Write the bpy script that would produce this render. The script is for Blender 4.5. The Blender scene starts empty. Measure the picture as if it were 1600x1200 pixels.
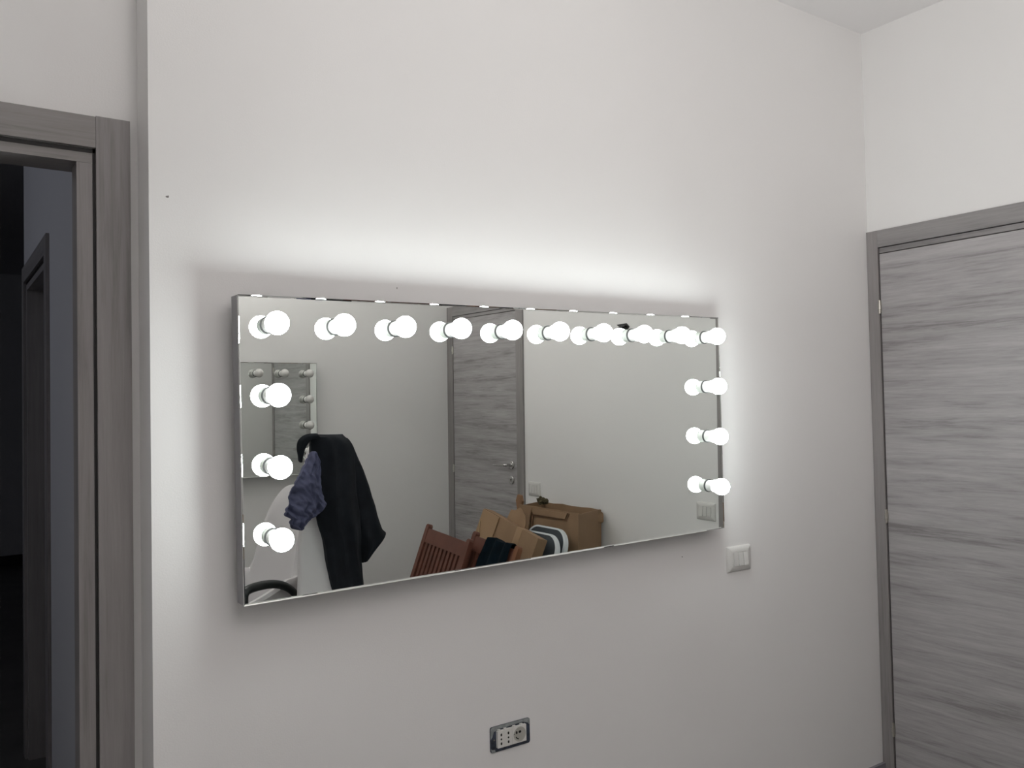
import bpy, bmesh, math, random
from mathutils import Vector, Matrix, noise
S = bpy.context.scene
COL = S.collection
R = math.radians

# ------------------------------------------------------------------ camera
cam_data = bpy.data.cameras.new('camera')
cam_data.sensor_fit = 'HORIZONTAL'
cam_data.sensor_width = 36.0
cam_data.lens = 1329.43 / 1600 * 36.0
cam_data.clip_start = 0.02
cam = bpy.data.objects.new('camera', cam_data)
COL.objects.link(cam)
right = Vector((0.82218658, -0.56885424, -0.0203491))
up = Vector((0.000675856, -0.03477360, 0.999394987))
fwd = Vector((0.56921769, 0.8217029, 0.02820593))
cam.matrix_world = Matrix(((right.x, up.x, -fwd.x, 0.0), (right.y, up.y, -fwd.y, -1.963),
                           (right.z, up.z, -fwd.z, 1.4911), (0, 0, 0, 1)))
S.camera = cam

# ------------------------------------------------------------------ light and exposure
S.view_settings.view_transform = 'Standard'
S.view_settings.look = 'None'
S.view_settings.gamma = 1.0
S.view_settings.use_curve_mapping = False
S.view_settings.exposure = 0.0
S.cycles.max_bounces = 14
S.cycles.diffuse_bounces = 6
S.cycles.glossy_bounces = 8
S.cycles.use_denoising = True
S.cycles.sample_clamp_indirect = 8.0
BULB_STRENGTH = 35.0
W = bpy.data.worlds.new('world'); S.world = W; W.use_nodes = True
W.node_tree.nodes['Background'].inputs[0].default_value = (0.5, 0.55, 0.65, 1)
W.node_tree.nodes['Background'].inputs[1].default_value = 0.02


def area_light(name, loc, rot, sx, sy, power, col):
    d = bpy.data.lights.new(name, 'AREA'); d.shape = 'RECTANGLE'; d.size = sx; d.size_y = sy
    d.energy = power; d.color = col
    o = bpy.data.objects.new(name, d); COL.objects.link(o); o.location = loc; o.rotation_euler = rot
    return o


# unseen cool fill light added to brighten the corridor, off to the left
area_light('added_corridor_fill', (-2.3, 1.7, 2.6), (R(72), 0, R(-90)), 0.7, 0.5, 7.0, (0.86, 0.89, 1.0))
# added fill behind the camera, aimed at the ceiling to brighten the room
area_light('added_ceiling_fill', (0.72, -2.38, 2.2), (R(155), 0, R(-70)), 0.6, 0.6, 39.0, (1.0, 0.968, 0.952))

# ------------------------------------------------------------------ materials
def newmat(name):
    m = bpy.data.materials.new(name); m.use_nodes = True
    return m, m.node_tree, m.node_tree.nodes['Principled BSDF']


def plain(name, col, rough=0.5, metal=0.0, bump=0.0, bscale=200.0, var=0.0, vscale=8.0, spec=0.5):
    m, t, b = newmat(name)
    b.inputs['Base Color'].default_value = (*col, 1)
    b.inputs['Roughness'].default_value = rough
    b.inputs['Metallic'].default_value = metal
    b.inputs['Specular IOR Level'].default_value = spec
    tc = t.nodes.new('ShaderNodeTexCoord')
    if var > 0:
        n = t.nodes.new('ShaderNodeTexNoise'); n.inputs['Scale'].default_value = vscale; n.inputs['Detail'].default_value = 5
        t.links.new(tc.outputs['Object'], n.inputs['Vector'])
        r = t.nodes.new('ShaderNodeValToRGB')
        r.color_ramp.elements[0].position = 0.3; r.color_ramp.elements[1].position = 0.7
        r.color_ramp.elements[0].color = (*[c * (1 - var) for c in col], 1)
        r.color_ramp.elements[1].color = (*[min(1, c * (1 + var)) for c in col], 1)
        t.links.new(n.outputs['Fac'], r.inputs[0]); t.links.new(r.outputs[0], b.inputs['Base Color'])
    if bump > 0:
        n = t.nodes.new('ShaderNodeTexNoise'); n.inputs['Scale'].default_value = bscale; n.inputs['Detail'].default_value = 3
        t.links.new(tc.outputs['Object'], n.inputs['Vector'])
        bp = t.nodes.new('ShaderNodeBump'); bp.inputs['Strength'].default_value = bump; bp.inputs['Distance'].default_value = 0.002
        t.links.new(n.outputs['Fac'], bp.inputs['Height']); t.links.new(bp.outputs[0], b.inputs['Normal'])
    return m


def paint(name, col, specks=()):
    """white wall paint with roller texture, faint unevenness and a few dirt specks"""
    m = plain(name, col, rough=0.62, bump=0.12, bscale=260, var=0.012, vscale=1.6, spec=0.3)
    t = m.node_tree; b = t.nodes['Principled BSDF']
    if specks:
        src = b.inputs['Base Color'].links[0].from_socket
        g = t.nodes.new('ShaderNodeNewGeometry')
        for (x, y, z, r, sx) in specks:
            sub = t.nodes.new('ShaderNodeVectorMath'); sub.operation = 'SUBTRACT'; sub.inputs[1].default_value = (x, y, z)
            t.links.new(g.outputs['Position'], sub.inputs[0])
            mu = t.nodes.new('ShaderNodeVectorMath'); mu.operation = 'MULTIPLY'; mu.inputs[1].default_value = (sx, 1, 1)
            t.links.new(sub.outputs[0], mu.inputs[0])
            ln = t.nodes.new('ShaderNodeVectorMath'); ln.operation = 'LENGTH'; t.links.new(mu.outputs[0], ln.inputs[0])
            lt = t.nodes.new('ShaderNodeMath'); lt.operation = 'LESS_THAN'; lt.inputs[1].default_value = r
            t.links.new(ln.outputs['Value'], lt.inputs[0])
            mx = t.nodes.new('ShaderNodeMix'); mx.data_type = 'RGBA'
            t.links.new(lt.outputs[0], mx.inputs['Factor']); t.links.new(src, mx.inputs['A'])
            mx.inputs['B'].default_value = (0.2, 0.19, 0.18, 1); src = mx.outputs['Result']
        t.links.new(src, b.inputs['Base Color'])
    return m


def wood(name, axis, c1, c2, rough=0.45, off=0.0, k=1.0):
    """ash-look laminate: grain along axis"""
    m, t, b = newmat(name)
    g = t.nodes.new('ShaderNodeNewGeometry')
    mp = t.nodes.new('ShaderNodeMapping')
    sc = {'x': (1.0, 19, 19), 'y': (19, 1.15, 19), 'z': (17, 17, 0.8)}[axis]
    mp.inputs['Scale'].default_value = tuple(s * k for s in sc); mp.inputs['Location'].default_value = (off, off * 1.7, off * 0.6)
    t.links.new(g.outputs['Position'], mp.inputs['Vector'])
    n1 = t.nodes.new('ShaderNodeTexNoise'); n1.inputs['Scale'].default_value = 1.0; n1.inputs['Detail'].default_value = 6
    n1.inputs['Roughness'].default_value = 0.62; n1.inputs['Distortion'].default_value = 0.75
    n2 = t.nodes.new('ShaderNodeTexNoise'); n2.inputs['Scale'].default_value = 5.5; n2.inputs['Detail'].default_value = 5
    n2.inputs['Roughness'].default_value = 0.7; n2.inputs['Distortion'].default_value = 0.4
    t.links.new(mp.outputs[0], n1.inputs['Vector']); t.links.new(mp.outputs[0], n2.inputs['Vector'])
    ad = t.nodes.new('ShaderNodeMix'); ad.inputs['Factor'].default_value = 0.42
    t.links.new(n1.outputs['Fac'], ad.inputs['A']); t.links.new(n2.outputs['Fac'], ad.inputs['B'])
    r = t.nodes.new('ShaderNodeValToRGB')
    e = r.color_ramp.elements
    e[0].position = 0.37; e[0].color = (*c1, 1); e[1].position = 0.62; e[1].color = (*c2, 1)
    mid = r.color_ramp.elements.new(0.47); mid.color = (*[(a * 0.45 + b_ * 0.55) for a, b_ in zip(c1, c2)], 1)
    t.links.new(ad.outputs['Result'], r.inputs[0]); t.links.new(r.outputs[0], b.inputs['Base Color'])
    b.inputs['Roughness'].default_value = rough; b.inputs['Specular IOR Level'].default_value = 0.35
    bp = t.nodes.new('ShaderNodeBump'); bp.inputs['Strength'].default_value = 0.15; bp.inputs['Distance'].default_value = 0.001
    t.links.new(n2.outputs['Fac'], bp.inputs['Height']); t.links.new(bp.outputs[0], b.inputs['Normal'])
    return m


def mirror_mat():
    m, t, b = newmat('mirror_silver')
    b.inputs['Base Color'].default_value = (0.80, 0.825, 0.80, 1)
    b.inputs['Metallic'].default_value = 1.0; b.inputs['Roughness'].default_value = 0.0
    return m


def bulb_glow():
    m, t, b = newmat('lit_bulb_glass')
    b.inputs['Base Color'].default_value = (0.9, 0.9, 0.9, 1)
    b.inputs['Emission Color'].default_value = (0.93, 1.0, 0.985, 1)
    b.inputs['Emission Strength'].default_value = BULB_STRENGTH
    return m


def cardboard():
    m, t, b = newmat('corrugated_cardboard')
    tc = t.nodes.new('ShaderNodeTexCoord')
    n = t.nodes.new('ShaderNodeTexNoise'); n.inputs['Scale'].default_value = 6; n.inputs['Detail'].default_value = 6
    t.links.new(tc.outputs['Object'], n.inputs['Vector'])
    r = t.nodes.new('ShaderNodeValToRGB')
    r.color_ramp.elements[0].color = (0.215, 0.13, 0.07, 1); r.color_ramp.elements[1].color = (0.32, 0.205, 0.12, 1)
    t.links.new(n.outputs['Fac'], r.inputs[0]); t.links.new(r.outputs[0], b.inputs['Base Color'])
    w = t.nodes.new('ShaderNodeTexWave'); w.inputs['Scale'].default_value = 40
    t.links.new(tc.outputs['Object'], w.inputs['Vector'])
    bp = t.nodes.new('ShaderNodeBump'); bp.inputs['Strength'].default_value = 0.1; bp.inputs['Distance'].default_value = 0.001
    t.links.new(w.outputs['Fac'], bp.inputs['Height']); t.links.new(bp.outputs[0], b.inputs['Normal'])
    b.inputs['Roughness'].default_value = 0.8
    return m


WALLC = (0.80, 0.79, 0.782)
M = dict(
    wall=paint('wall_paint', WALLC, specks=((0.444, 0, 1.973, 0.0022, 0.6), (0.446, 0, 1.975, 0.0012, 1), (0.75, 0, 1.767, 0.0016, 1.6),
                                              (1.005, 0, 1.806, 0.0026, 2.2), (2.014, 0, 1.0, 0.002, 1))),
    ceiling=paint('ceiling_paint', (0.86, 0.845, 0.845)),
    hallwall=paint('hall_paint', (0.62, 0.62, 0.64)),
    floor=plain('grey_floor_tile', (0.19, 0.185, 0.18), 0.35, var=0.12, vscale=5),
    hallfloor=plain('dark_hall_floor', (0.10, 0.095, 0.09), 0.3, var=0.3, vscale=3),
    skirting=plain('grey_skirting', (0.19, 0.185, 0.21), 0.4),
    leaf=wood('door_leaf_laminate', 'y', (0.225, 0.213, 0.213), (0.44, 0.422, 0.425)),
    casev=wood('casing_laminate_vertical', 'z', (0.20, 0.187, 0.185), (0.31, 0.29, 0.288), off=3),
    caseh=wood('casing_laminate_across', 'y', (0.19, 0.18, 0.18), (0.31, 0.295, 0.295), off=5),
    casex=wood('casing_laminate_lengthways', 'x', (0.19, 0.177, 0.172), (0.29, 0.272, 0.266), off=9),
    gasket=plain('black_door_gasket', (0.02, 0.018, 0.018), 0.7),
    chrome=plain('satin_chrome', (0.62, 0.61, 0.60), 0.22, 1.0),
    hinge=plain('nickel_hinge', (0.55, 0.53, 0.48), 0.35, 1.0),
    black=plain('black_plastic', (0.012, 0.012, 0.013), 0.4),
    armblack=plain('black_armrest_plastic', (0.016, 0.02, 0.02), 0.38),
    alu=plain('brushed_aluminium', (0.30, 0.30, 0.31), 0.42, 0.6, bump=0.05),
    mirror=mirror_mat(),
    lit=bulb_glow(),
    ring=plain('dark_grey_ring', (0.05, 0.05, 0.05), 0.5),
    unlit=plain('opal_bulb_glass_off', (0.62, 0.61, 0.59), 0.12),
    socketwhite=plain('white_lamp_holder', (0.78, 0.78, 0.76), 0.3),
    plate=plain('white_switch_plastic', (0.66, 0.65, 0.63), 0.35),
    plate2=plain('white_outlet_plastic', (0.70, 0.69, 0.66), 0.35),
    frameblue=plain('navy_mounting_frame', (0.028, 0.036, 0.055), 0.6, var=0.7, vscale=55, bump=0.3),
    plaster=plain('plaster_smear', (0.25, 0.27, 0.27), 0.9, var=0.3, vscale=60),
    hole=plain('outlet_hole_dark', (0.008, 0.008, 0.008), 0.8),
    leather=plain('white_leatherette', (0.66, 0.64, 0.65), 0.42, bump=0.1, var=0.04, vscale=3),
    jacket=plain('charcoal_wool', (0.011, 0.013, 0.017), 0.9, bump=0.5, bscale=420, var=0.25, vscale=20, spec=0.2),
    shirt=plain('slate_blue_cotton', (0.085, 0.09, 0.155), 0.85, bump=0.4, bscale=350, var=0.15, vscale=18, spec=0.2),
    redwood=plain('red_brown_stained_wood', (0.125, 0.045, 0.03), 0.5, var=0.18, vscale=14),
    orangewood=plain('worn_orange_wood', (0.19, 0.075, 0.035), 0.5, var=0.15, vscale=14),
    teal=plain('dark_teal_cloth', (0.006, 0.016, 0.026), 0.85, bump=0.4, bscale=300, var=0.3, vscale=20, spec=0.2),
    card=cardboard(),
    cardlight=plain('parcel_tape', (0.34, 0.215, 0.12), 0.32),
    cardedge=plain('torn_cardboard_edge', (0.16, 0.085, 0.045), 0.9, var=0.2, vscale=30),
    strap=plain('pale_packing_strap', (0.5, 0.40, 0.22), 0.5),
    greypad=plain('slate_grey_panel', (0.055, 0.065, 0.075), 0.55, var=0.12, vscale=12),
    whiterim=plain('white_plastic_rim', (0.74, 0.78, 0.80), 0.4),
    steel=plain('grey_steel_tube', (0.35, 0.35, 0.36), 0.35, 0.8),
    olive=plain('olive_brown_wrapping', (0.07, 0.055, 0.025), 0.8, var=0.4, vscale=40),
)

# ------------------------------------------------------------------ helpers
def link(name, me, mat, parent=None):
    o = bpy.data.objects.new(name, me); COL.objects.link(o)
    if mat is not None:
        me.materials.append(mat)
    if parent is not None:
        o.parent = parent
    return o


def bm_obj(name, bm, mat, parent=None, smooth=False, bevel=0.0, seg=2):
    if bevel > 0:
        es = [e for e in bm.edges if len(e.link_faces) == 2 and e.calc_face_angle(0) > 0.6]
        bmesh.ops.bevel(bm, geom=es, offset=bevel, segments=seg, affect='EDGES', clamp_overlap=True)
    bmesh.ops.recalc_face_normals(bm, faces=bm.faces)
    me = bpy.data.meshes.new(name); bm.to_mesh(me); bm.free()
    if smooth:
        for p in me.polygons:
            p.use_smooth = True
        try:
            me.set_sharp_from_angle(angle=R(40))
        except Exception:
            pass
    return link(name, me, mat, parent)


def box(bm, x0, x1, y0, y1, z0, z1):
    vs = [bm.verts.new((x, y, z)) for x in (x0, x1) for y in (y0, y1) for z in (z0, z1)]
    for f in ((0, 1, 3, 2), (4, 6, 7, 5), (0, 4, 5, 1), (2, 3, 7, 6), (0, 2, 6, 4), (1, 5, 7, 3)):
        bm.faces.new([vs[i] for i in f])


def boxes(name, bs, mat, parent=None, bevel=0.0, kind=None):
    bm = bmesh.new()
    for b in bs:
        box(bm, *b)
    o = bm_obj(name, bm, mat, parent, bevel=bevel)
    if kind:
        o['kind'] = kind
    return o


def lathe(bm, prof, axis='z', seg=32, c=(0, 0, 0), sgn=1):
    """profile list of (radius, height) revolved round an axis through c"""
    rings = []
    for r, h in prof:
        ring = []
        for i in range(seg):
            a = 2 * math.pi * i / seg
            u, v = r * math.cos(a), r * math.sin(a)
            p = {'z': (u, v, h * sgn), 'y': (u, h * sgn, v), 'x': (h * sgn, u, v)}[axis]
            ring.append(bm.verts.new((p[0] + c[0], p[1] + c[1], p[2] + c[2])))
        rings.append(ring)
    for a, b in zip(rings, rings[1:]):
        for i in range(seg):
            j = (i + 1) % seg
            bm.faces.new((a[i], a[j], b[j], b[i]))
    if prof[0][0] > 1e-5:
        bm.faces.new(rings[0])
    if prof[-1][0] > 1e-5:
        bm.faces.new(rings[-1])
    bmesh.ops.remove_doubles(bm, verts=bm.verts, dist=1e-6)


def tube(bm, pts, r, seg=12, flat=1.0):
    """round bar through pts; flat squashes it sideways"""
    pts = [Vector(p) for p in pts]; rings = []
    prev = None
    for i, p in enumerate(pts):
        d = (pts[min(i + 1, len(pts) - 1)] - pts[max(i - 1, 0)]).normalized()
        if prev is None:
            n = d.orthogonal().normalized()
        else:
            n = (prev - d * prev.dot(d)).normalized()
        prev = n; b = d.cross(n)
        rr = r[i] if isinstance(r, (list, tuple)) else r
        rings.append([bm.verts.new(p + n * rr * math.cos(2 * math.pi * k / seg) + b * rr * flat * math.sin(2 * math.pi * k / seg)) for k in range(seg)])
    for a, b in zip(rings, rings[1:]):
        for i in range(seg):
            j = (i + 1) % seg
            bm.faces.new((a[i], a[j], b[j], b[i]))
    bm.faces.new(rings[0]); bm.faces.new(rings[-1])


def prism(bm, poly, y0, y1):
    """polygon in x,z extruded along y"""
    a = [bm.verts.new((x, y0, z)) for x, z in poly]; b = [bm.verts.new((x, y1, z)) for x, z in poly]
    bm.faces.new(a); bm.faces.new(b[::-1])
    n = len(poly)
    for i in range(n):
        j = (i + 1) % n
        bm.faces.new((a[i], a[j], b[j], b[i]))


def round_rect(w, h, r, seg=6, cx=0, cz=0):
    out = []
    for sx, sz, a0 in ((1, 1, 0), (-1, 1, 90), (-1, -1, 180), (1, -1, 270)):
        for k in range(seg + 1):
            a = R(a0 + 90 * k / seg)
            out.append((cx + sx * (w / 2 - r) + r * math.cos(a), cz + sz * (h / 2 - r) + r * math.sin(a)))
    return out


def empty(name, loc=(0, 0, 0), rot=(0, 0, 0), label=None, cat=None, group=None, kind=None):
    o = bpy.data.objects.new(name, None); COL.objects.link(o); o.empty_display_size = 0.1
    o.location = loc; o.rotation_euler = rot
    return tag(o, label, cat, group, kind)


def tag(o, label=None, cat=None, group=None, kind=None):
    if label: o['label'] = label
    if cat: o['category'] = cat
    if group: o['group'] = group
    if kind: o['kind'] = kind
    return o


def kids(o):
    return [c for c in bpy.data.objects if c.parent == o]


def copy_tree(o, parent=None):
    c = o.copy(); COL.objects.link(c)
    if parent is not None:
        c.parent = parent
    for k in kids(o):
        copy_tree(k, c)
    return c


# ------------------------------------------------------------------ the room
XR, HC, B, REC, XL = 3.1006, 2.9643, 3.3051, 0.112, 0.4056
XW = -0.95            # wall on the far side of the camera
T = 0.15
DW, DTOP = 0.888, 2.16
OP0, OP1 = -0.47, 0.309      # doorway opening in the recessed wall

# openings for the two doors of the right wall (the frames cover their edges)
d1a, d1b = -DW + 0.035, -0.030
d2a, d2b = -B + 0.030, -B + DW - 0.035
boxes('wall_right', [(XR, XR + T, d1b, REC, 0, HC), (XR, XR + T, d1a, d1b, 2.125, HC), (XR, XR + T, d2b, d1a, 0, HC),
                     (XR, XR + T, d2a, d2b, 2.125, HC), (XR, XR + T, -B - T, d2a, 0, HC)], M['wall'], kind='structure')
boxes('wall_front', [(XL, XR, 0, REC + 0.14, 0, HC)], M['wall'], kind='structure')
boxes('wall_doorway', [(OP1, XL, REC, REC + 0.14, 0, HC), (OP0, OP1, REC, REC + 0.14, 2.075, HC), (XW, OP0, REC, REC + 0.14, 0, HC)],
      M['wall'], kind='structure')
boxes('wall_back', [(XW - T, XR, -B - T, -B, 0, HC)], M['wall'], kind='structure')
boxes('wall_left', [(XW - T, XW, -B, REC + 0.14, 0, HC)], M['wall'], kind='structure')
boxes('ceiling', [(XW - T, XR + T, -B - T, REC + 0.14, HC, HC + 0.1)], M['ceiling'], kind='structure')
boxes('floor', [(XW - T, XR + T, -B - T, REC + 0.14, -0.1, 0)], M['floor'], kind='structure')
# skirtings
boxes('baseboard_front', [(XL, XR - 0.012, -0.012, 0, 0, 0.0775)], M['skirting'], bevel=0.0015, kind='structure')
boxes('baseboard_right', [(XR - 0.012, XR, d2b + 0.04, -DW - 0.002, 0, 0.0775)], M['skirting'], bevel=0.0015, kind='structure')
boxes('baseboard_back', [(XW, XR - 0.02, -B, -B + 0.012, 0, 0.0775)], M['skirting'], bevel=0.0015, kind='structure')
boxes('baseboard_left', [(XW, XW + 0.012, -B + 0.012, REC, 0, 0.0775)], M['skirting'], bevel=0.0015, kind='structure')

# corridor beyond the doorway
HX, HY0, HY1, HE = 0.378, REC + 0.14, 2.455, 8.1
hd0, hd1 = 1.545, 2.40       # doorway in the corridor's side wall
boxes('wall_hall_side', [(HX, HX + 0.12, HY0, hd0, 0, HC), (HX, HX + 0.12, hd0, hd1, 2.12, HC), (HX, HX + 0.12, hd1, HY1, 0, HC)],
      M['hallwall'], kind='structure')
boxes('wall_hall_far', [(-2.6, 3.6, HE, HE + 0.1, 0, HC)], M['hallwall'], kind='structure')
boxes('wall_hall_outer', [(-2.7, -2.6, HY0, HE, 0, HC)], M['hallwall'], kind='structure')
boxes('wall_hall_room', [(3.6, 3.7, HY0, HE, 0, HC)], M['hallwall'], kind='structure')
boxes('ceiling_hall', [(-2.7, 3.7, HY0, HE + 0.1, HC, HC + 0.1)], M['hallwall'], kind='structure')
boxes('floor_hall', [(-2.7, 3.7, HY0, HE + 0.1, -0.1, 0)], M['hallfloor'], kind='structure')
boxes('baseboard_hall_far', [(-2.6, 3.6, HE - 0.012, HE, 0, 0.1)], M['black'], kind='structure')

# ------------------------------------------------------------------ doors in the right wall
def wall_door(name, y0, y1, hinge_side):
    """laminate door in the right wall; y0<y1 outer edges of its casing; hinge_side +1: hinges at y1"""
    e = empty(name, (XR, y0, 0), kind='structure')
    w = y1 - y0; P = -0.011
    # casing, proud of the wall
    cw = 0.047 if hinge_side > 0 else 0.072
    cwh, cwl = 0.047, 0.070
    a, b = (cwl, cwh) if hinge_side > 0 else (0.072, 0.072)
    boxes('casing_stile', [(P, 0.0, 0.001, a, 0, DTOP)], M['casev'], e, bevel=0.0012)
    boxes('casing_stile', [(P, 0.0, w - b, w - 0.001, 0, DTOP)], M['casev'], e, bevel=0.0012)
    boxes('casing_header', [(P, 0.0, a + 0.0006, w - b - 0.0006, 2.0935, DTOP)], M['caseh'], e, bevel=0.0012)
    # dark seal, then the narrow face of the lining round the leaf
    boxes('seal', [(-0.001, 0.03, a - 0.001, a + 0.006, 0, 2.0935), (-0.001, 0.03, w - b - 0.006, w - b + 0.001, 0, 2.0935),
                   (-0.001, 0.03, a, w - b, 2.079, 2.0965), (0.045, 0.05, a, w - b, 0.0, 2.09)], M['gasket'], e)
    boxes('lining', [(-0.005, 0.1, a + 0.004, w - b - 0.004, 2.0705, 2.0900)], M['caseh'], e)
    # leaf
    l0, l1 = a + 0.006, w - b - 0.006
    boxes('leaf', [(-0.007, 0.035, l0, l1, 0.006, 2.0665)], M['leaf'], e, bevel=0.001)
    hy = l1 if hinge_side > 0 else l0
    for hz in (0.216, 1.04, 1.858):
        bm = bmesh.new()
        lathe(bm, [(0.0, -0.028), (0.0045, -0.026), (0.0045, -0.010), (0.0062, -0.009), (0.0062, 0.009), (0.0045, 0.010), (0.0045, 0.026), (0.0, 0.028)], 'z', 12,
              (-0.013, hy + 0.003 * hinge_side, hz))
        box(bm, -0.0095, -0.006, hy - 0.002 if hinge_side > 0 else hy - 0.004, hy + 0.004 if hinge_side > 0 else hy + 0.002, hz - 0.02, hz + 0.02)
        bm_obj('hinge', bm, M['hinge'], e, smooth=True)
    # lever handle, lock rose
    ly = l0 + 0.052 if hinge_side > 0 else l1 - 0.052
    s = 1 if hinge_side > 0 else -1
    bm = bmesh.new()
    lathe(bm, [(0.0, 0.0), (0.0255, 0.0), (0.0255, 0.007), (0.022, 0.010), (0.011, 0.0105), (0.0105, 0.045), (0.0, 0.046)], 'x', 28, (-0.007, ly, 1.10), -1)
    tube(bm, [(-0.046, ly, 1.10), (-0.056, ly + s * 0.006, 1.10), (-0.060, ly + s * 0.02, 1.10), (-0.060, ly + s * 0.07, 1.099), (-0.058, ly + s * 0.128, 1.097)],
         [0.0095, 0.0095, 0.0092, 0.0088, 0.007], 14, 0.8)
    bm_obj('door_handle', bm, M['chrome'], e, smooth=True)
    bm = bmesh.new()
    lathe(bm, [(0.0, 0.0), (0.0255, 0.0), (0.0255, 0.007), (0.022, 0.010), (0.0, 0.0105)], 'x', 28, (-0.007, ly, 1.006), -1)
    rose = bm_obj('lock_rose', bm, M['chrome'], e, smooth=True)
    bm = bmesh.new()
    lathe(bm, [(0.0, 0.0), (0.005, 0.0), (0.005, 0.001), (0.0, 0.0012)], 'x', 14, (-0.0172, ly, 1.010), -1)
    box(bm, -0.0184, -0.0172, ly - 0.0025, ly + 0.0025, 0.996, 1.010)
    bm_obj('keyhole', bm, M['hole'], rose)
    return e


wall_door('door_1', -DW, 0.0, 1)
wall_door('door_2', -B, -B + DW, -1)

# ------------------------------------------------------------------ open doorway on the left (frame without its leaf in view)
def open_frame():
    e = empty('door_3', (0, REC, 0), kind='structure')
    X0, X1 = 0.317, 0.3875             # right-hand stile of the casing
    L1, L0 = OP0 - 0.008, OP0 - 0.0785
    boxes('casing_stile', [(X0, X1, -0.012, 0.0, 0, DTOP)], M['casev'], e, bevel=0.0012)
    boxes('casing_stile', [(L0, L1, -0.012, 0.0, 0, DTOP)], M['casev'], e, bevel=0.0012)
    boxes('casing_header', [(L1 + 0.0006, X0 - 0.0006, -0.012, 0.0, 2.0885, DTOP - 0.002)], M['casex'], e, bevel=0.0012)
    boxes('seal', [(X0 - 0.006, X0, -0.003, 0.10, 0, 2.088), (L1, L1 + 0.006, -0.003, 0.10, 0, 2.088), (L1, X0, -0.003, 0.10, 2.078, 2.087)], M['gasket'], e)
    # lining of the opening, set a little back
    boxes('jamb', [(0.279, X0 - 0.0025, -0.001, 0.068, 0, 2.055), (0.300, X0 - 0.0025, 0.068, 0.155, 0, 2.055)], M['casev'], e)
    boxes('jamb', [(L1 + 0.0025, L1 + 0.038, -0.001, 0.068, 0, 2.055), (L1 + 0.0025, L1 + 0.017, 0.068, 0.155, 0, 2.055)], M['casev'], e)
    boxes('head_lining', [(L1 + 0.0025, X0 - 0.0025, -0.001, 0.068, 2.0555, 2.0835), (L1 + 0.0025, X0 - 0.0025, 0.068, 0.155, 2.070, 2.0835)], M['casex'], e)


open_frame()


def hall_frame():
    e = empty('door_4', (HX, 0, 0), kind='structure')
    y0, y1 = 1.515, 2.430
    boxes('casing_stile', [(-0.012, 0, y0, y0 + 0.07, 0, DTOP)], M['casev'], e, bevel=0.001)
    boxes('casing_stile', [(-0.012, 0, y1 - 0.07, y1, 0, DTOP)], M['casev'], e, bevel=0.001)
    boxes('casing_header', [(-0.012, 0, y0 + 0.071, y1 - 0.071, 2.09, DTOP)], M['caseh'], e, bevel=0.001)
    boxes('jamb', [(0, 0.12, y0 + 0.07, y0 + 0.098, 0, 2.055), (0, 0.12, y1 - 0.098, y1 - 0.07, 0, 2.055)], M['casev'], e)
    boxes('head_lining', [(0, 0.12, y0 + 0.07, y1 - 0.07, 2.055, 2.08)], M['caseh'], e)
    boxes('leaf', [(0.075, 0.115, y0 + 0.1, y1 - 0.1, 0.006, 2.05)], M['leaf'], e)


hall_frame()
bm = bmesh.new()
prism(bm, [(0.50, 2.655), (0.545, 2.70), (0.60, 2.705), (0.655, 2.735), (0.64, 2.68), (0.60, 2.65), (0.55, 2.64)], HE - 0.06, HE)
for v in bm.verts: v.co.x += 0.155; v.co.z += 0.395
o = bm_obj('wall_bracket', bm, M['black'], bevel=0.004)
tag(o, 'small black angular fitting high on the dark far wall of the corridor', 'wall fitting')
FIX = o

# ------------------------------------------------------------------ vanity mirrors
MW, MH, MARG, MARGZ, HB = 1.5708, 0.6876, 0.0693, 0.0663, 0.0538
STEP = (MW - 2 * MARG) / 9


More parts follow.
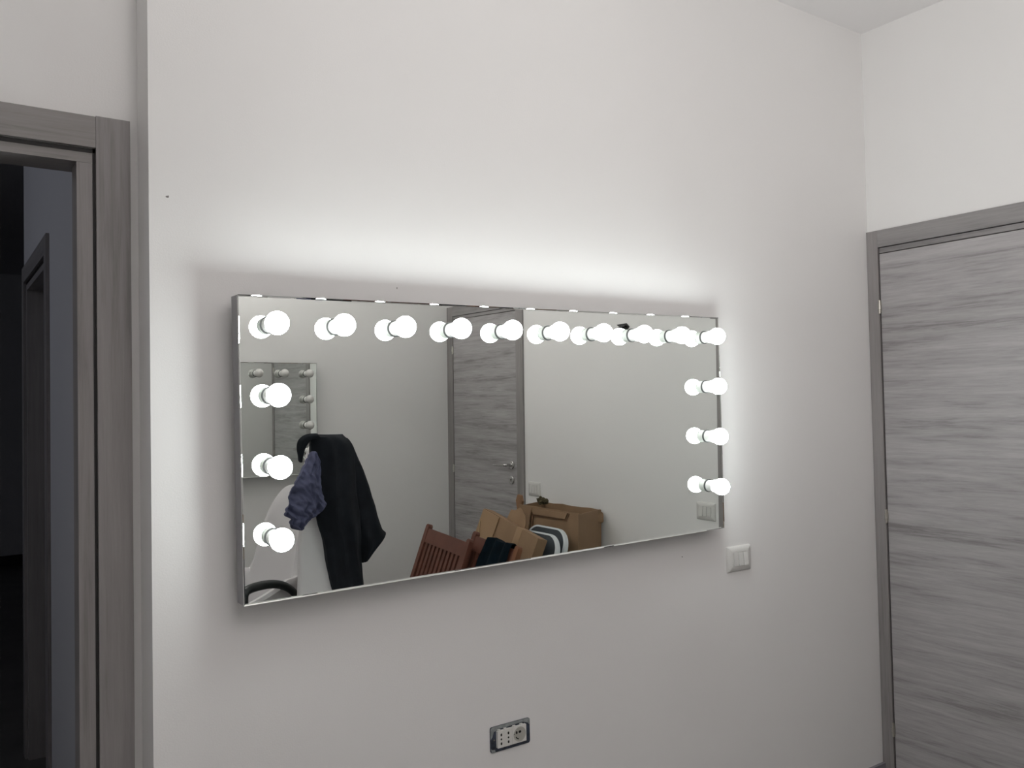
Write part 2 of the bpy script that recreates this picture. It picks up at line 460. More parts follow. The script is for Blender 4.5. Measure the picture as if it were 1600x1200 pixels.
def vanity(name, lit, label):
    """local frame: x along the mirror, y into the wall, z up; origin = top left corner of the glass face"""
    e = empty(name, label=label, cat='mirror', group='bulb-edged vanity mirrors')
    depth = 0.046
    # frame body
    boxes('frame', [(0.0005, MW - 0.0005, 0.0032, depth, -MH + 0.0005, -0.0005)], M['alu'], e, bevel=0.001)
    # glass with an added raised lip, tilted inward to catch streaks from the bulbs
    bm = bmesh.new(); loops = []
    for c, yy in ((0.0030, 0.0), (0.0014, -0.0005), (0.0, -0.0013), (0.0, 0.003)):
        k = c * 1.5      # the added lip is shallower along top and bottom
        loops.append([bm.verts.new(p) for p in ((c, yy, -k), (MW - c, yy, -k), (MW - c, yy, -MH + k), (c, yy, -MH + k))])
    bm.faces.new(loops[0]); bm.faces.new(loops[-1][::-1])
    for la, lb in zip(loops, loops[1:]):
        for i in range(4):
            j = (i + 1) % 4
            bm.faces.new((la[i], la[j], lb[j], lb[i]))
    bm_obj('mirror_glass', bm, M['mirror'], e)
    for x in (0.25, MW - 0.25):
        boxes('hanging_bracket', [(x - 0.03, x + 0.03, depth, depth + 0.0245, -0.09, -0.05)], M['alu'], e)
    # bulbs: holder then globe
    spots = [(MARG + k_ * STEP, -MARGZ) for k_ in range(10)]
    spots += [(MARG, -MARGZ - j * STEP) for j in (1, 2, 3)] + [(MW - MARG, -MARGZ - j * STEP) for j in (1, 2, 3)]
    r = 0.0262
    prof = [(0.0, HB + r)]
    for i in range(1, 15):
        a = math.pi * i / 18
        prof.append((r * math.sin(a), HB + r * math.cos(a)))
    prof += [(0.0150, HB - 0.0238), (0.0145, 0.026)]
    bm = bmesh.new(); lathe(bm, prof, 'y', 32, (0, 0, 0), -1)
    globe0 = bm_obj('light_bulb', bm, M['lit'] if lit else M['unlit'], e, smooth=True)
    bm = bmesh.new()
    lathe(bm, [(0.0, 0.0), (0.0195, 0.0), (0.0195, 0.0012), (0.0180, 0.0015), (0.0180, 0.020), (0.0195, 0.0215), (0.0195, 0.026), (0.0165, 0.0285), (0.0, 0.0285)], 'y', 28, (0, 0, 0), -1)
    bm2 = bmesh.new(); lathe(bm2, [(0.0185, 0.0), (0.0208, 0.0), (0.0208, 0.0022), (0.0185, 0.0024)], 'y', 28, (0, 0, 0), -1)
    ring0 = bm_obj('collar_ring', bm2, M['ring'], globe0, smooth=True)
    hold0 = bm_obj('lamp_holder', bm, M['socketwhite'], globe0, smooth=True)
    for i, (x, z) in enumerate(spots):
        if i == 0:
            g = globe0
        else:
            g = globe0.copy(); COL.objects.link(g); h = hold0.copy(); COL.objects.link(h); h.parent = g; h = ring0.copy(); COL.objects.link(h); h.parent = g
        g.location = (x, 0, z)
    return e


v1 = vanity('vanity_mirror', True, 'wide wall mirror with glowing round bulbs along its top and both sides')
v1.matrix_world = Matrix(((0.99988194, -0.01004795, -0.01162539, 0.57174578), (0.00996931, 0.99992717, -0.00680226, -0.07904225),
                          (0.01169289, 0.00668556, 0.99990929, 1.75489161), (0, 0, 0, 1)))
# the same model, switched off, on the wall opposite; its face looks towards +y
v2 = vanity('vanity_mirror', False, 'unlit mirror with grey switched-off bulbs seen reflected, behind the jacket')
M2X, M2Z, M2T, m2rx, m2rz = 2.0915, 1.7537, 0.0654, 0.0045, -0.0141
v2.matrix_world = (Matrix.Translation((M2X, -B + M2T, M2Z)) @ Matrix.Rotation(m2rz, 4, 'Z') @ Matrix.Rotation(m2rx, 4, 'X') @ Matrix.Rotation(math.pi, 4, 'Z'))

# ------------------------------------------------------------------ switches and socket
def switch(loc, rz, label):
    """three-module plate, local: x across, -y out of the wall"""
    e = empty('light_switch', loc, (0, 0, rz), label, 'light switch', 'white light switch plates')
    bm = bmesh.new()
    w, h = 0.118, 0.086
    rings = []
    for (sw, sh, y) in ((w, h, 0.0), (w, h, -0.0025), (w - 0.008, h - 0.008, -0.0075), (0.078, 0.052, -0.0105), (0.0705, 0.0455, -0.0102), (0.0705, 0.0455, -0.002)):
        rings.append([bm.verts.new((x, y, z)) for x, z in round_rect(sw, sh, 0.003, 3)])
    n = len(rings[0])
    for a, b in zip(rings, rings[1:]):
        for i in range(n):
            bm.faces.new((a[i], a[(i + 1) % n], b[(i + 1) % n], b[i]))
    bm.faces.new(rings[0]); bm.faces.new(rings[-1])
    bm_obj('plate', bm, M['plate'], e, smooth=True)
    for k, x in enumerate((-0.0235, 0.0, 0.0235)):
        bm = bmesh.new()
        t = (0.0, 0.0018, 0.004)[k]
        # gently rocked key: top and bottom at different depth
        vs = [(x - 0.0108, 0.0220), (x + 0.0108, 0.0220), (x + 0.0108, -0.0220), (x - 0.0108, -0.0220)]
        fr = [bm.verts.new((vx, -0.0135 - (t if vz < 0 else -t * 0.3), vz)) for vx, vz in vs]
        bk = [bm.verts.new((vx, -0.002, vz)) for vx, vz in vs]
        bm.faces.new(fr); bm.faces.new(bk[::-1])
        for i in range(4):
            j = (i + 1) % 4
            bm.faces.new((fr[i], fr[j], bk[j], bk[i]))
        bm_obj('rocker', bm, M['plate'], e, bevel=0.0012)
    return e


switch((2.2815, 0.0, 0.9645), 0, 'white switch plate on the mirror wall just below the lit mirror')
switch((XR, -0.971, 0.9663), R(-90), 'white switch plate reflected at the right end of the lit mirror under the lowest bulb')
switch((XR, -2.3217, 0.9663), R(-90), 'white switch plate beside the reflected grey door above the big cardboard box')

e = empty('power_socket', (1.3285, 0.0, 0.5915), label='white three-outlet socket strip in its dark unfinished frame low on the wall', cat='socket')
bm = bmesh.new(); prism(bm, round_rect(0.131, 0.069, 0.006, 4), -0.0035, 0.0)
bm_obj('mounting_frame', bm, M['frameblue'], e, bevel=0.0008)
bm = bmesh.new()
prism(bm, [(-0.0655, 0.030), (-0.060, 0.0345), (0.058, 0.0345), (0.0655, 0.031), (0.0655, 0.014), (0.058, 0.022), (0.040, 0.0275), (0.0, 0.0262), (-0.040, 0.026), (-0.055, 0.021), (-0.060, 0.008), (-0.0655, 0.002)], -0.0042, -0.0035)
prism(bm, [(-0.0655, -0.022), (-0.060, -0.026), (-0.052, -0.0275), (-0.050, -0.0345), (-0.062, -0.0345)], -0.0042, -0.0035)
bm_obj('plaster_smear', bm, M['plaster'], e)
bm = bmesh.new()
box(bm, -0.0475, -0.0008, -0.0125, -0.0035, -0.0225, 0.0225)
for tx in (-0.040, -0.020):
    box(bm, tx - 0.004, tx + 0.004, -0.011, -0.0035, 0.0225, 0.0255)
sm = bm_obj('outlet_module', bm, M['plate2'], e, bevel=0.0008)
bm = bmesh.new()
box(bm, 0.0, 0.0475, -0.0120, -0.0035, -0.0225, 0.0225)
for tx in (0.010, 0.034):
    box(bm, tx - 0.004, tx + 0.004, -0.011, -0.0035, 0.0225, 0.0255)
sm2 = bm_obj('round_outlet', bm, M['plate2'], e, bevel=0.0008)
bm = bmesh.new()
for cx in (-0.0362, -0.0128):
    for cz, hh in ((0.0118, 0.0031), (0.0, 0.0021), (-0.0118, 0.0031)):
        prism(bm, round_rect(0.0050, hh * 2.4, 0.0022, 4, cx, cz), -0.0129, -0.0124)
bm_obj('pin_hole', bm, M['hole'], sm)
bm = bmesh.new()
lathe(bm, [(0.0, 0.0), (0.0183, 0.0), (0.0190, 0.0006), (0.0200, 0.0008), (0.0200, -0.0005)], 'y', 36, (0.0250, -0.0122, 0.0), -1)
bm_obj('round_recess', bm, plain('recess_grey_plastic', (0.42, 0.41, 0.37), 0.4), sm2, smooth=True)
bm = bmesh.new()
prism(bm, round_rect(0.0048, 0.0076, 0.0022, 4, 0.0105 + 0.004, 0.0065), -0.0131, -0.0122)
prism(bm, round_rect(0.0082, 0.0062, 0.0028, 4, 0.0255, 0.0068), -0.0131, -0.0122)
prism(bm, round_rect(0.002, 0.002, 0.0009, 4, 0.0062, 0.0035), -0.0131, -0.0122)
arc = [(0.0235 + 0.0135 * math.cos(R(a)), 0.0 + 0.0135 * math.sin(R(a))) for a in range(205, 262, 8)]
arc += [(0.0235 + 0.0108 * math.cos(R(a)), 0.0 + 0.0108 * math.sin(R(a))) for a in range(261, 204, -8)]
prism(bm, arc, -0.0131, -0.0122)
bm_obj('pin_hole', bm, M['hole'], sm2)
bm = bmesh.new(); lathe(bm, [(0.0, 0.0), (0.0028, 0.0), (0.0024, 0.0012), (0.0, 0.0014)], 'y', 14, (-0.0545, -0.0035, -0.001), -1)
bm_obj('screw', bm, M['chrome'], e, smooth=True)

# black cable end poking from the right wall
bm = bmesh.new()
rnd = random.Random(4)
for k in range(4):
    y, z = -1.52 + rnd.uniform(-.012, .012), 1.887 + rnd.uniform(-.006, .006)
    tube(bm, [(XR + 0.004, y, z), (XR - 0.015, y + rnd.uniform(-.01, .01), z + 0.004), (XR - 0.030, y + rnd.uniform(-.04, .03), z + rnd.uniform(-.012, .012))], 0.0055, 8)
prism_pts = [(-1.575, 1.906), (-1.548, 1.908), (-1.50, 1.909), (-1.478, 1.89), (-1.50, 1.868), (-1.53, 1.878)]
vs0 = [bm.verts.new((XR - 0.004, y, z)) for y, z in prism_pts]; vs1 = [bm.verts.new((XR - 0.0, y, z)) for y, z in prism_pts]
bm.faces.new(vs0); bm.faces.new(vs1[::-1])
for i in range(6):
    bm.faces.new((vs0[i], vs0[(i + 1) % 6], vs1[(i + 1) % 6], vs1[i]))
o = bm_obj('cable_end', bm, M['black'], smooth=False)
tag(o, 'black cable ends poking out high on the reflected white wall behind the bulb row', 'cable')

# ------------------------------------------------------------------ white salon chairs
def salon_chair(name, loc, rz, top, dome_w, side_top, label, arms=True, back=-0.225, scale=(1, 1, 1)):
    """bucket chair facing local +y: tub shell, seat cushion, loop arms, column and star base"""
    e = empty(name, loc, (0, 0, rz), label, 'chair', 'white salon chairs'); e.scale = scale
    # tub shell: a U in plan whose height rises to a dome at the back
    def plan(t):  # t -1..1
        a = abs(t)
        s = 1 if t > 0 else -1
        if a < 0.5:
            ang = a / 0.5 * R(82)
            return Vector((s * 0.235 * math.sin(ang) ** 0.9 if a > 0 else 0.0, back + (-0.139 - back) / (1 - math.cos(R(82))) * (1 - math.cos(ang)), 0))
        k = (a - 0.5) / 0.5
        return Vector((s * (0.2336 + 0.012 * k), -0.139 + 0.35 * k, 0))

    def height(t):
        x = abs(plan(t).x) if abs(t) < 0.5 else 0.235
        if abs(t) < 0.5:
            d = min(1.0, x / dome_w)
            h = side_top + (top - side_top) * math.sqrt(max(0.0, 1 - d ** 2.6))
            return h
        return side_top - 0.10 * (abs(t) - 0.5) / 0.5
    bm = bmesh.new(); NT, NZ = 64, 16; th = 0.045
    grid = {}
    for i in range(NT + 1):
        t = -1 + 2 * i / NT; p = plan(t)
        d = (plan(min(1, t + 0.01)) - plan(max(-1, t - 0.01))).normalized(); n = Vector((d.y, -d.x, 0))
        h = height(t)
        for j in range(NZ + 1):
            f = j / NZ; z = 0.36 + (h - 0.36) * f
            lean = -0.16 * max(0.0, z - 0.5) * (1.0 if abs(t) < .5 else 0.0)
            taper = 1 - 0.10 * (1 - f)
            r_ = th * (0.5 if 0 < f < 1 else 0.22)
            for s, sd in ((1, 'o'), (-1, 'i')):
                grid[i, j, sd] = bm.verts.new((p.x * taper + n.x * s * r_, p.y * taper + n.y * s * r_ + lean, z + 0.004 * math.sin(9 * t + 5 * f)))
    for i in range(NT):
        for j in range(NZ):
            bm.faces.new((grid[i, j, 'o'], grid[i + 1, j, 'o'], grid[i + 1, j + 1, 'o'], grid[i, j + 1, 'o']))
            bm.faces.new((grid[i, j, 'i'], grid[i, j + 1, 'i'], grid[i + 1, j + 1, 'i'], grid[i + 1, j, 'i']))
        bm.faces.new((grid[i, NZ, 'o'], grid[i + 1, NZ, 'o'], grid[i + 1, NZ, 'i'], grid[i, NZ, 'i']))
        bm.faces.new((grid[i, 0, 'o'], grid[i, 0, 'i'], grid[i + 1, 0, 'i'], grid[i + 1, 0, 'o']))
    for i in (0, NT):
        for j in range(NZ):
            bm.faces.new((grid[i, j, 'o'], grid[i, j + 1, 'o'], grid[i, j + 1, 'i'], grid[i, j, 'i']))
    bm_obj('backrest', bm, M['leather'], e, smooth=True)
    bm = bmesh.new()
    prism(bm, round_rect(0.41, 0.42, 0.08, 6), 0.37, 0.485)
    for v in bm.verts:
        x, y, z = v.co; v.co = (x, z + 0.02, y)
    bm_obj('seat', bm, M['leather'], e, bevel=0.02, seg=3, smooth=True)
    bm = bmesh.new()
    lathe(bm, [(0.0, 0.075), (0.035, 0.075), (0.035, 0.2), (0.026, 0.2), (0.026, 0.34), (0.09, 0.345), (0.09, 0.37), (0.0, 0.37)], 'z', 24)
    bm_obj('column', bm, M['chrome'], e, smooth=True)
    for k in range(5):
        a = 2 * math.pi * k / 5 + 0.3
        bm = bmesh.new()
        tube(bm, [(0.03 * math.cos(a), 0.03 * math.sin(a), 0.085), (0.17 * math.cos(a), 0.17 * math.sin(a), 0.075), (0.29 * math.cos(a), 0.29 * math.sin(a), 0.062)],
             [0.02, 0.017, 0.012], 10)
        leg = bm_obj('leg', bm, M['black'], e, smooth=True)
        bm = bmesh.new()
        lathe(bm, [(0.0, -0.02), (0.024, -0.02), (0.026, -0.015), (0.026, 0.015), (0.024, 0.02), (0.0, 0.02)], 'x', 18, (0.0, 0.0, 0.026))
        for v in bm.verts:
            v.co += Vector((0.285 * math.cos(a), 0.285 * math.sin(a), 0))
        bm_obj('caster', bm, M['black'], leg, smooth=True)
    if arms:
        for s in (-1, 1):
            bm = bmesh.new(); x = s * 0.292
            ctrl = [(-0.205, 0.44), (-0.200, 0.50), (-0.175, 0.565), (-0.13, 0.615), (-0.07, 0.65), (0.0, 0.668), (0.08, 0.672), (0.14, 0.667), (0.166, 0.652), (0.172, 0.62), (0.170, 0.56), (0.150, 0.49), (0.11, 0.43), (0.05, 0.395)]
            # smooth the loop
            pts = []
            for i in range(len(ctrl) - 1):
                p0, p1, p2, p3 = [Vector(ctrl[max(0, min(len(ctrl) - 1, i + d))]) for d in (-1, 0, 1, 2)]
                for q in range(5):
                    u = q / 5
                    v = 0.5 * ((2 * p1) + (p2 - p0) * u + (2 * p0 - 5 * p1 + 4 * p2 - p3) * u * u + (3 * p1 - p0 - 3 * p2 + p3) * u ** 3)
                    pts.append((x, v.x, v.y))
            pts.append((x - s * 0.06, 0.03, 0.385))
            pts = [(s * 0.20, -0.19, 0.40), (s * 0.26, -0.203, 0.415)] + pts
            tube(bm, pts, 0.0190, 14, 1.2)
            bm_obj('armrest', bm, M['armblack'], e, smooth=True)
    return e


salon_chair('salon_chair', (1.295, -2.33, 0), R(72), 1.09, 0.20, 0.66, 'white round-backed chair with black loop armrests, lowest in the mirror beside the jacket',
            back=-0.30, scale=(0.88, 0.90, 1))
salon_chair('salon_chair', (1.495, -1.72, 0), R(14), 1.335, 0.150, 0.54, 'tall white chair standing underneath the hung charcoal jacket', arms=False, scale=(0.68, 0.8, 1))

# ------------------------------------------------------------------ cloth pieces
def drape(name, left, rightp, y, depth, mat, seed, folds=5.0, amp=0.012, cols=26, rows=34, lean=0.0, parent=None, crumple=0.0):
    """hanging cloth: closed shell between a left and a right outline (x,z), rounded in section, with folds"""
    def samp(pl, f):
        q = f * (len(pl) - 1); i = min(len(pl) - 2, int(q)); u = q - i
        p0, p1, p2, p3 = [Vector(pl[max(0, min(len(pl) - 1, i + d))]) for d in (-1, 0, 1, 2)]
        return 0.5 * ((2 * p1) + (p2 - p0) * u + (2 * p0 - 5 * p1 + 4 * p2 - p3) * u * u + (3 * p1 - p0 - 3 * p2 + p3) * u ** 3)
    bm = bmesh.new(); rings = []
    for r in range(rows + 1):
        f = r / rows
        a, b = samp(left, f), samp(rightp, f)
        cap = math.sqrt(max(0.0, 1 - (1 - min(1, f / 0.10)) ** 2)) * 0.85 + 0.15
        capb = math.sqrt(max(0.0, 1 - (1 - min(1, (1 - f) / 0.04)) ** 2)) * 0.7 + 0.3
        ring = []
        for k in range(2 * cols):
            u = (k / cols) if k < cols else (2 - k / cols)
            front = k < cols
            x = a.x + (b.x - a.x) * u; z = a.y + (b.y - a.y) * u
            sec = max(0.06, math.sin(math.pi * min(max(u, 0.0), 1.0))) ** 0.6 * depth * cap * capb
            fo = amp * math.sin(folds * 2 * math.pi * u + seed + 1.6 * noise.noise(Vector((u * 2, f * 3, seed)))) * (0.25 + 0.75 * f)
            nz = noise.noise(Vector((x * 9, z * 7, seed * 3.1))) * amp * 1.6
            yy = y + lean * f + (sec * 0.5 if front else -sec * 0.5) + (fo + nz if front else 0.4 * fo)
            if crumple:
                q = Vector((x * 30 + z * 16, z * 15 - x * 6, seed))
                yy += crumple * (1 - 2 * abs(noise.noise(q))) * (0.4 + 0.6 * f) + 0.5 * crumple * noise.noise(q * 2.3)
                e_ = 0.012 * noise.noise(Vector((z * 55, u, seed))) * f
                x += e_
            ring.append(bm.verts.new((x + noise.noise(Vector((z * 14, seed, u * 2))) * 0.004, yy, z + noise.noise(Vector((x * 14, seed + 7, 0))) * 0.004)))
        rings.append(ring)
    n = 2 * cols
    for p, q in zip(rings, rings[1:]):
        for i in range(n):
            bm.faces.new((p[i], p[(i + 1) % n], q[(i + 1) % n], q[i]))
    bm.faces.new(rings[0]); bm.faces.new(rings[-1])
    return bm_obj(name, bm, mat, parent, smooth=True)


P0 = Vector((1.59, -1.92, 1.35))
jk = empty('jacket', tuple(P0), label='charcoal jacket hung over the tall white chair back', cat='jacket')


def child_of(o, e, p):
    for v in o.data.vertices:
        v.co -= p
    o.parent = e
    return o


o = drape('body', [(1.476, 1.366), (1.478, 1.304), (1.480, 1.202), (1.476, 1.116), (1.497, 1.042), (1.518, 0.952), (1.542, 0.863), (1.559, 0.744), (1.577, 0.636), (1.592, 0.519)],
          [(1.641, 1.362), (1.692, 1.30), (1.700, 1.19), (1.710, 1.099), (1.718, 1.024), (1.722, 0.933), (1.727, 0.843), (1.730, 0.722), (1.738, 0.636), (1.743, 0.505)],
          -1.88, 0.17, M['jacket'], 1.3, folds=3.0, amp=0.013)
child_of(o, jk, P0)
o = drape('side_panel', [(1.60, 1.360), (1.65, 1.234), (1.680, 1.051), (1.705, 0.867), (1.728, 0.811), (1.744, 0.752)],
          [(1.692, 1.338), (1.755, 1.217), (1.817, 1.041), (1.862, 0.905), (1.881, 0.859), (1.750, 0.748)],
          -1.93, 0.12, M['jacket'], 4.1, folds=2.0, amp=0.009)
child_of(o, jk, P0)
o = drape('collar', [(1.500, 1.372), (1.447, 1.370), (1.420, 1.358), (1.404, 1.335), (1.403, 1.295), (1.419, 1.246)],
          [(1.520, 1.345), (1.478, 1.344), (1.460, 1.330), (1.446, 1.310), (1.434, 1.279), (1.424, 1.245)],
          -1.84, 0.045, M['jacket'], 7.7, folds=1.0, amp=0.003, cols=12, rows=24)
child_of(o, jk, P0)
o = drape('shirt', [(1.441, 1.296), (1.400, 1.227), (1.366, 1.168), (1.342, 1.119), (1.330, 1.065), (1.312, 1.031), (1.337, 1.004), (1.347, 0.965)],
          [(1.464, 1.295), (1.480, 1.224), (1.484, 1.161), (1.490, 1.110), (1.500, 1.065), (1.478, 1.028), (1.425, 1.000), (1.385, 0.955)],
          -1.77, 0.10, M['shirt'], 2.2, folds=3.2, amp=0.012, cols=60, rows=90, crumple=0.026)
tag(o, 'crumpled slate-blue shirt tucked beside the charcoal jacket', 'shirt')

# ------------------------------------------------------------------ leaning things by the second door
def leaning(name, x, y, theta, label, cat, group=None, roll=0.0):
    """local x = along the wall (+y of the room), local y = out into the room, local z = up the leaning thing"""
    e = empty(name, label=label, cat=cat, group=group)
    e.matrix_world = Matrix.Translation((x, y, 0)) @ Matrix.Rotation(R(90), 4, 'Z') @ Matrix.Rotation(R(theta), 4, 'X') @ Matrix.Rotation(R(roll), 4, 'Y')
    return e


def folding_chair(x, y, theta, label, orange=False, w=0.43):
    e = leaning('folding_chair', x, y, theta, label, 'folding chair', 'red-brown wooden folding chairs', roll=3.8)
    e.location.z = 0.027
    H = 0.825
    for i, sx in enumerate((0.0, w)):
        bm = bmesh.new()
        prof = [(sx - 0.015, 0.0), (sx + 0.015, 0.0), (sx + 0.015, H + 0.004), (sx + 0.010, H + 0.014), (sx, H + 0.018), (sx - 0.010, H + 0.014), (sx - 0.015, H + 0.004)]
        prism(bm, prof, -0.014, 0.014)
        bm_obj('post', bm, M['orangewood'] if (orange and i == 1) else M['redwood'], e, bevel=0.004)
    boxes('top_rail', [(0.0155, w - 0.0155, -0.011, 0.011, H - 0.082, H - 0.004)], M['redwood'], e, bevel=0.003)
    boxes('lower_rail', [(0.0155, w - 0.0155, -0.011, 0.011, 0.42, 0.465)], M['redwood'], e, bevel=0.003)
    n = 10; pitch = (w - 0.03) / n
    for k in range(n):
        cx = 0.015 + pitch * (k + 0.5)
        boxes('slat', [(cx - 0.0115, cx + 0.0115, -0.006, 0.006, 0.464, H - 0.081)], M['redwood'], e, bevel=0.002)
    # folded seat and rear legs lie against the frame
    for k in range(6):
        boxes('seat_slat', [(0.02, w - 0.02, 0.016, 0.028, 0.10 + k * 0.052, 0.145 + k * 0.052)], M['redwood'], e, bevel=0.002)
    for sx in (0.028, w - 0.028):
        boxes('leg', [(sx - 0.011, sx + 0.011, -0.013, 0.0155, 0.0, 0.415)], M['redwood'], e, bevel=0.003)
    return e


folding_chair(2.095, -2.385, 19, 'red-brown slatted folding chair, the one standing clear of any cloth')
folding_chair(2.150, -1.995, 19, 'red-brown slatted folding chair with a dark cloth over its top rail', orange=True, w=0.385)

# dark cloth over the second chair's rail
e = leaning('draped_cloth', 2.150, -2.030, 19, 'dark teal cloth draped over the top rail of a slatted chair', 'cloth', roll=3.8)
e.location.z = 0.027
bm = bmesh.new(); rings = []
NX, NP = 26, 22
for i in range(NX + 1):
    u = i / NX; x = 0.185 + 0.200 * u
    hang = 0.20 + 0.02 * math.sin(3 * u)
    path = []
    for j in range(NP + 1):
        f = j / NP
        if f < 0.42:
            path.append((0.020, 0.825 - hang * (1 - f / 0.42)))
        elif f < 0.58:
            a = (f - 0.42) / 0.16 * math.pi
            path.append((0.020 * math.cos(a), 0.825 + 0.016 * math.sin(a) + 0.004))
        else:
            path.append((-0.020, 0.825 - 0.14 * (f - 0.58) / 0.42))
    ring = []
    for j, (py, pz) in enumerate(path):
        wv = 0.008 * math.sin(u * 15 + 1.0 + j * 0.05) + 0.006 * noise.noise(Vector((u * 6, j * 0.3, 2)))
        ring.append((x - (0.035 * (1 - u) * max(0, (0.825 - pz) / 0.2)), py + (wv + 0.008) * (1 if py > 0 else -1), pz + 0.004 * math.sin(u * 9)))
    rings.append(ring)
V = [[bm.verts.new(p) for p in r_] for r_ in rings]
for a, b in zip(V, V[1:]):
    for j in range(NP):
        bm.faces.new((a[j], a[j + 1], b[j + 1], b[j]))
bmesh.ops.solidify(bm, geom=bm.faces[:], thickness=0.004)
bm_obj('cloth_fold', bm, M['teal'], e, smooth=True)

# tilted brown carton
e = leaning('carton', 2.335, -2.27, 17, 'tilted brown carton with a taped seam leaning behind the slatted chairs', 'box', roll=11)
e.location.z = 0.098
CW, CH, CD = 0.53, 0.87, 0.06
boxes('carton_body', [(0, CW, -CD, 0, 0, CH)], M['card'], e, bevel=0.003)
boxes('tape_strip', [(0.335, 0.385, 0.0, 0.0008, 0.30, CH + 0.0005), (0.335, 0.385, -CD, 0.0, CH, CH + 0.0008)], M['cardlight'], e)
bm = bmesh.new()
# side flap folded out to the left of the face
for p0, p1, p2, p3 in (((0.0, 0.003, 0.995 * CH), (0.165, 0.003, 0.995 * CH), (0.165, 0.003, 0.55), (0.0, 0.003, 0.55)),):
    q = [Vector(p) for p in (p0, p1, p2, p3)]
    fr = [bm.verts.new(p + Vector((0, 0.004, 0))) for p in q]; bk = [bm.verts.new(p) for p in q]
    bm.faces.new(fr); bm.faces.new(bk[::-1])
    for i in range(4):
        bm.faces.new((fr[i], fr[(i + 1) % 4], bk[(i + 1) % 4], bk[i]))
tag(bm_obj('folded_flap', bm, M['cardlight'], e), 'lighter folded flap')
bm = bmesh.new()
prism(bm, [(0.155, CH - 0.01), (0.165, CH + 0.055), (0.20, CH + 0.06), (0.235, CH + 0.085), (0.30, CH + 0.06), (0.325, CH + 0.02), (0.33, CH - 0.01)], -CD + 0.004, -CD + 0.009)
bm_obj('torn_flap', bm, M['card'], e)
bm = bmesh.new(); tube(bm, [(0.015, 0.012, 0.80), (0.05, 0.014, 0.72), (0.10, 0.013, 0.60)], 0.004, 8, 0.5)
bm_obj('packing_strap', bm, M['strap'], e, smooth=True)

# big cardboard box against the wall
e = leaning('cardboard_box', 2.800, -2.085, 1.2, 'large open cardboard box standing tall against the wall beside the door', 'box')
BW, BH, BD = 0.500, 0.918, 0.262
bm = bmesh.new()
th = 0.006
box(bm, 0, BW, -th, 0, 0, BH); box(bm, 0, BW, -BD, -BD + th, 0, BH - 0.01); box(bm, 0, th, -BD + th, -th, 0, BH - 0.004); box(bm, BW - th, BW, -BD + th, -th, 0, BH - 0.006)
box(bm, th, BW - th, -BD + th, -th, 0, th)
rn = random.Random(3)
for v in bm.verts:
    v.co.x += 0.44 * v.co.y            # the carton is crushed out of square
bmesh.ops.subdivide_edges(bm, edges=bm.edges[:], cuts=5, use_grid_fill=True)
for v in bm.verts:
    v.co += Vector((noise.noise(v.co * 5) * 0.004, noise.noise(v.co * 4 + Vector((5, 0, 0))) * 0.008 if v.co.y > -BD + 0.05 else 0.0, noise.noise(v.co * 13) * 0.006 if v.co.z > 0.5 else 0))
bm_obj('carton_body', bm, M['card'], e)
# front wall has a doubled panel with a cut-out, folded rim along the top
bm = bmesh.new()
prism(bm, [(0.0, BH + 0.004), (0.115, BH - 0.006), (0.100, BH - 0.05), (0.090, BH - 0.11), (0.082, 0.5), (0.0, 0.5)], 0.006, 0.012)
bm_obj('side_flap', bm, M['card'], e)
bm = bmesh.new()
prism(bm, [(0.115, BH - 0.012), (0.425, BH - 0.005), (0.405, BH - 0.038), (0.128, BH - 0.040)], 0.006, 0.014)
bm_obj('rim_flap', bm, M['card'], e)
bm = bmesh.new()
prism(bm, [(0.107, BH - 0.03), (0.120, BH - 0.045), (0.405, BH - 0.044), (0.428, BH - 0.008), (0.432, BH - 0.008), (0.410, BH - 0.050), (0.120, BH - 0.052), (0.104, 0.62), (0.098, 0.62)], 0.0035, 0.0065)
tag(bm_obj('torn_edge', bm, M['cardedge'], e), 'dark torn edge')
bm = bmesh.new()
prism(bm, [(-0.03, BH - 0.04), (-0.045, BH + 0.02), (-0.028, BH + 0.055), (0.0, BH + 0.05), (0.012, BH + 0.02), (0.004, BH - 0.02)], -0.012, 0.004)
tag(bm_obj('curled_corner', bm, plain('orange_card', (0.26, 0.14, 0.075), 0.8, var=0.1), e, bevel=0.003), 'orange-tan curled corner')
bm = bmesh.new()
prism(bm, [(BW - .11 + 0.001, BH - 0.02), (BW - .11 + 0.010, BH - 0.03), (BW - .11 + 0.013, BH - 0.07), (BW - .11 + 0.001, BH - 0.08)], -BD - 0.0, -BD + 0.05)
bm_obj('loose_tab', bm, M['card'], e)

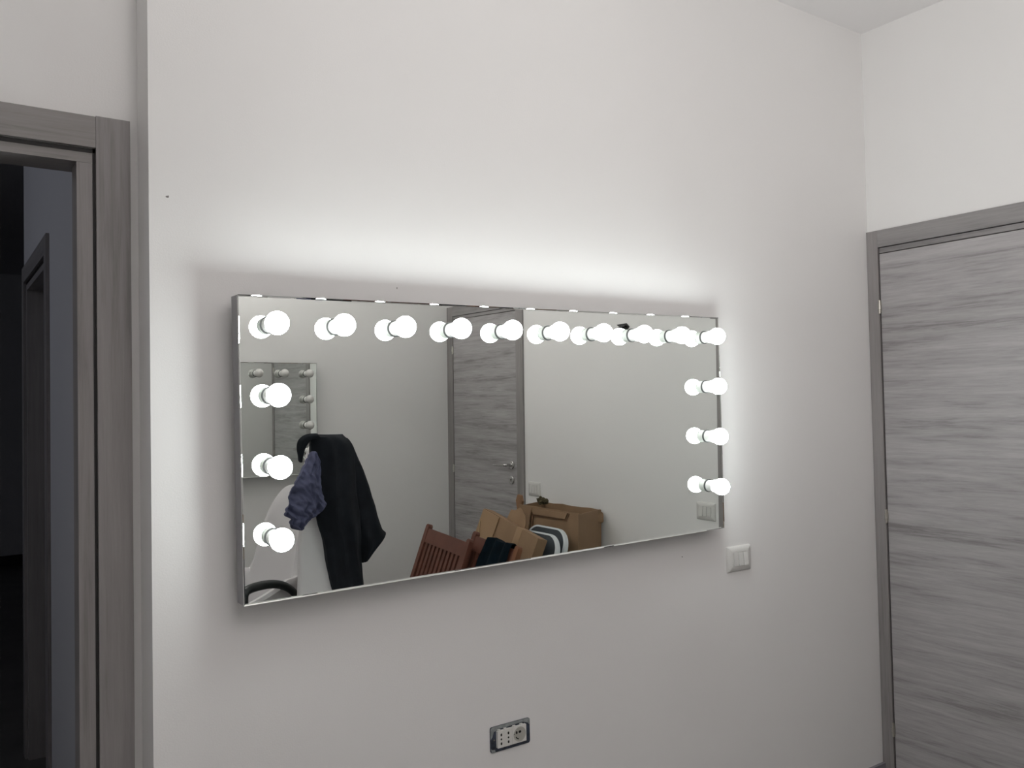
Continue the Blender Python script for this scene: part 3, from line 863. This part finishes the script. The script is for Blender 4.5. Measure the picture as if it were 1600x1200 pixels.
# crumpled wrapping on its edge
bm = bmesh.new()
bmesh.ops.create_icosphere(bm, subdivisions=4, radius=0.026)
for v in bm.verts:
    d = 1 + 0.85 * noise.noise(v.co * 38) + 0.4 * noise.noise(v.co * 90)
    v.co = Vector((v.co.x * d, v.co.y * d * 1.1, v.co.z * d * 0.75))
o = bm_obj('crumpled_wrapping', bm, M['olive'])
o.location = (2.83, -1.905, 0.955)
tag(o, 'small olive-brown crumpled wrapping on the rim of the tall cardboard box', 'wrapping')

# two folded chairs with slate panels and white rims
def panel_chair(x, y, theta, H, label):
    e = leaning('panel_chair', x, y, theta, label, 'folding chair', 'folded chairs with slate panels and white rims')
    w, h = 0.34, 0.40
    bm = bmesh.new()
    outer = round_rect(w, h, 0.095, 10, 0, H - h / 2); inner = round_rect(w - 0.030, h - 0.014, 0.078, 10, -0.0, H - h / 2 - 0.002)
    n = len(outer)
    A = [bm.verts.new((x_, 0.012, z)) for x_, z in outer]; A2 = [bm.verts.new((x_, -0.012, z)) for x_, z in outer]
    Bv = [bm.verts.new((x_, 0.012, z)) for x_, z in inner]; B2 = [bm.verts.new((x_, -0.012, z)) for x_, z in inner]
    for i in range(n):
        j = (i + 1) % n
        bm.faces.new((A[i], A[j], A2[j], A2[i])); bm.faces.new((Bv[i], B2[i], B2[j], Bv[j]))
        bm.faces.new((A[i], Bv[i], Bv[j], A[j])); bm.faces.new((A2[i], A2[j], B2[j], B2[i]))
    bm_obj('rim', bm, M['whiterim'], e, smooth=True)
    bm = bmesh.new(); prism(bm, inner, -0.009, 0.010)
    bm_obj('backrest', bm, M['greypad'], e)
    for sx in (-1, 1):
        bm = bmesh.new(); tube(bm, [(sx * (w / 2 - 0.05), 0, 0.009), (sx * (w / 2 - 0.05), 0, H - h + 0.01)], 0.009, 10)
        bm_obj('leg', bm, M['steel'], e, smooth=True)
    bm = bmesh.new(); prism(bm, round_rect(w - 0.03, 0.34, 0.05, 8, 0, 0.24), -0.024, -0.010)
    bm_obj('seat', bm, M['greypad'], e)
    return e


panel_chair(2.435, -1.72, 16.5, 0.855, 'folded slate-panelled chair, the front one of two, overlapping its twin')
panel_chair(2.510, -1.743, 16, 0.872, 'folded slate-panelled chair, the rear one of two, right against the tall cardboard box')
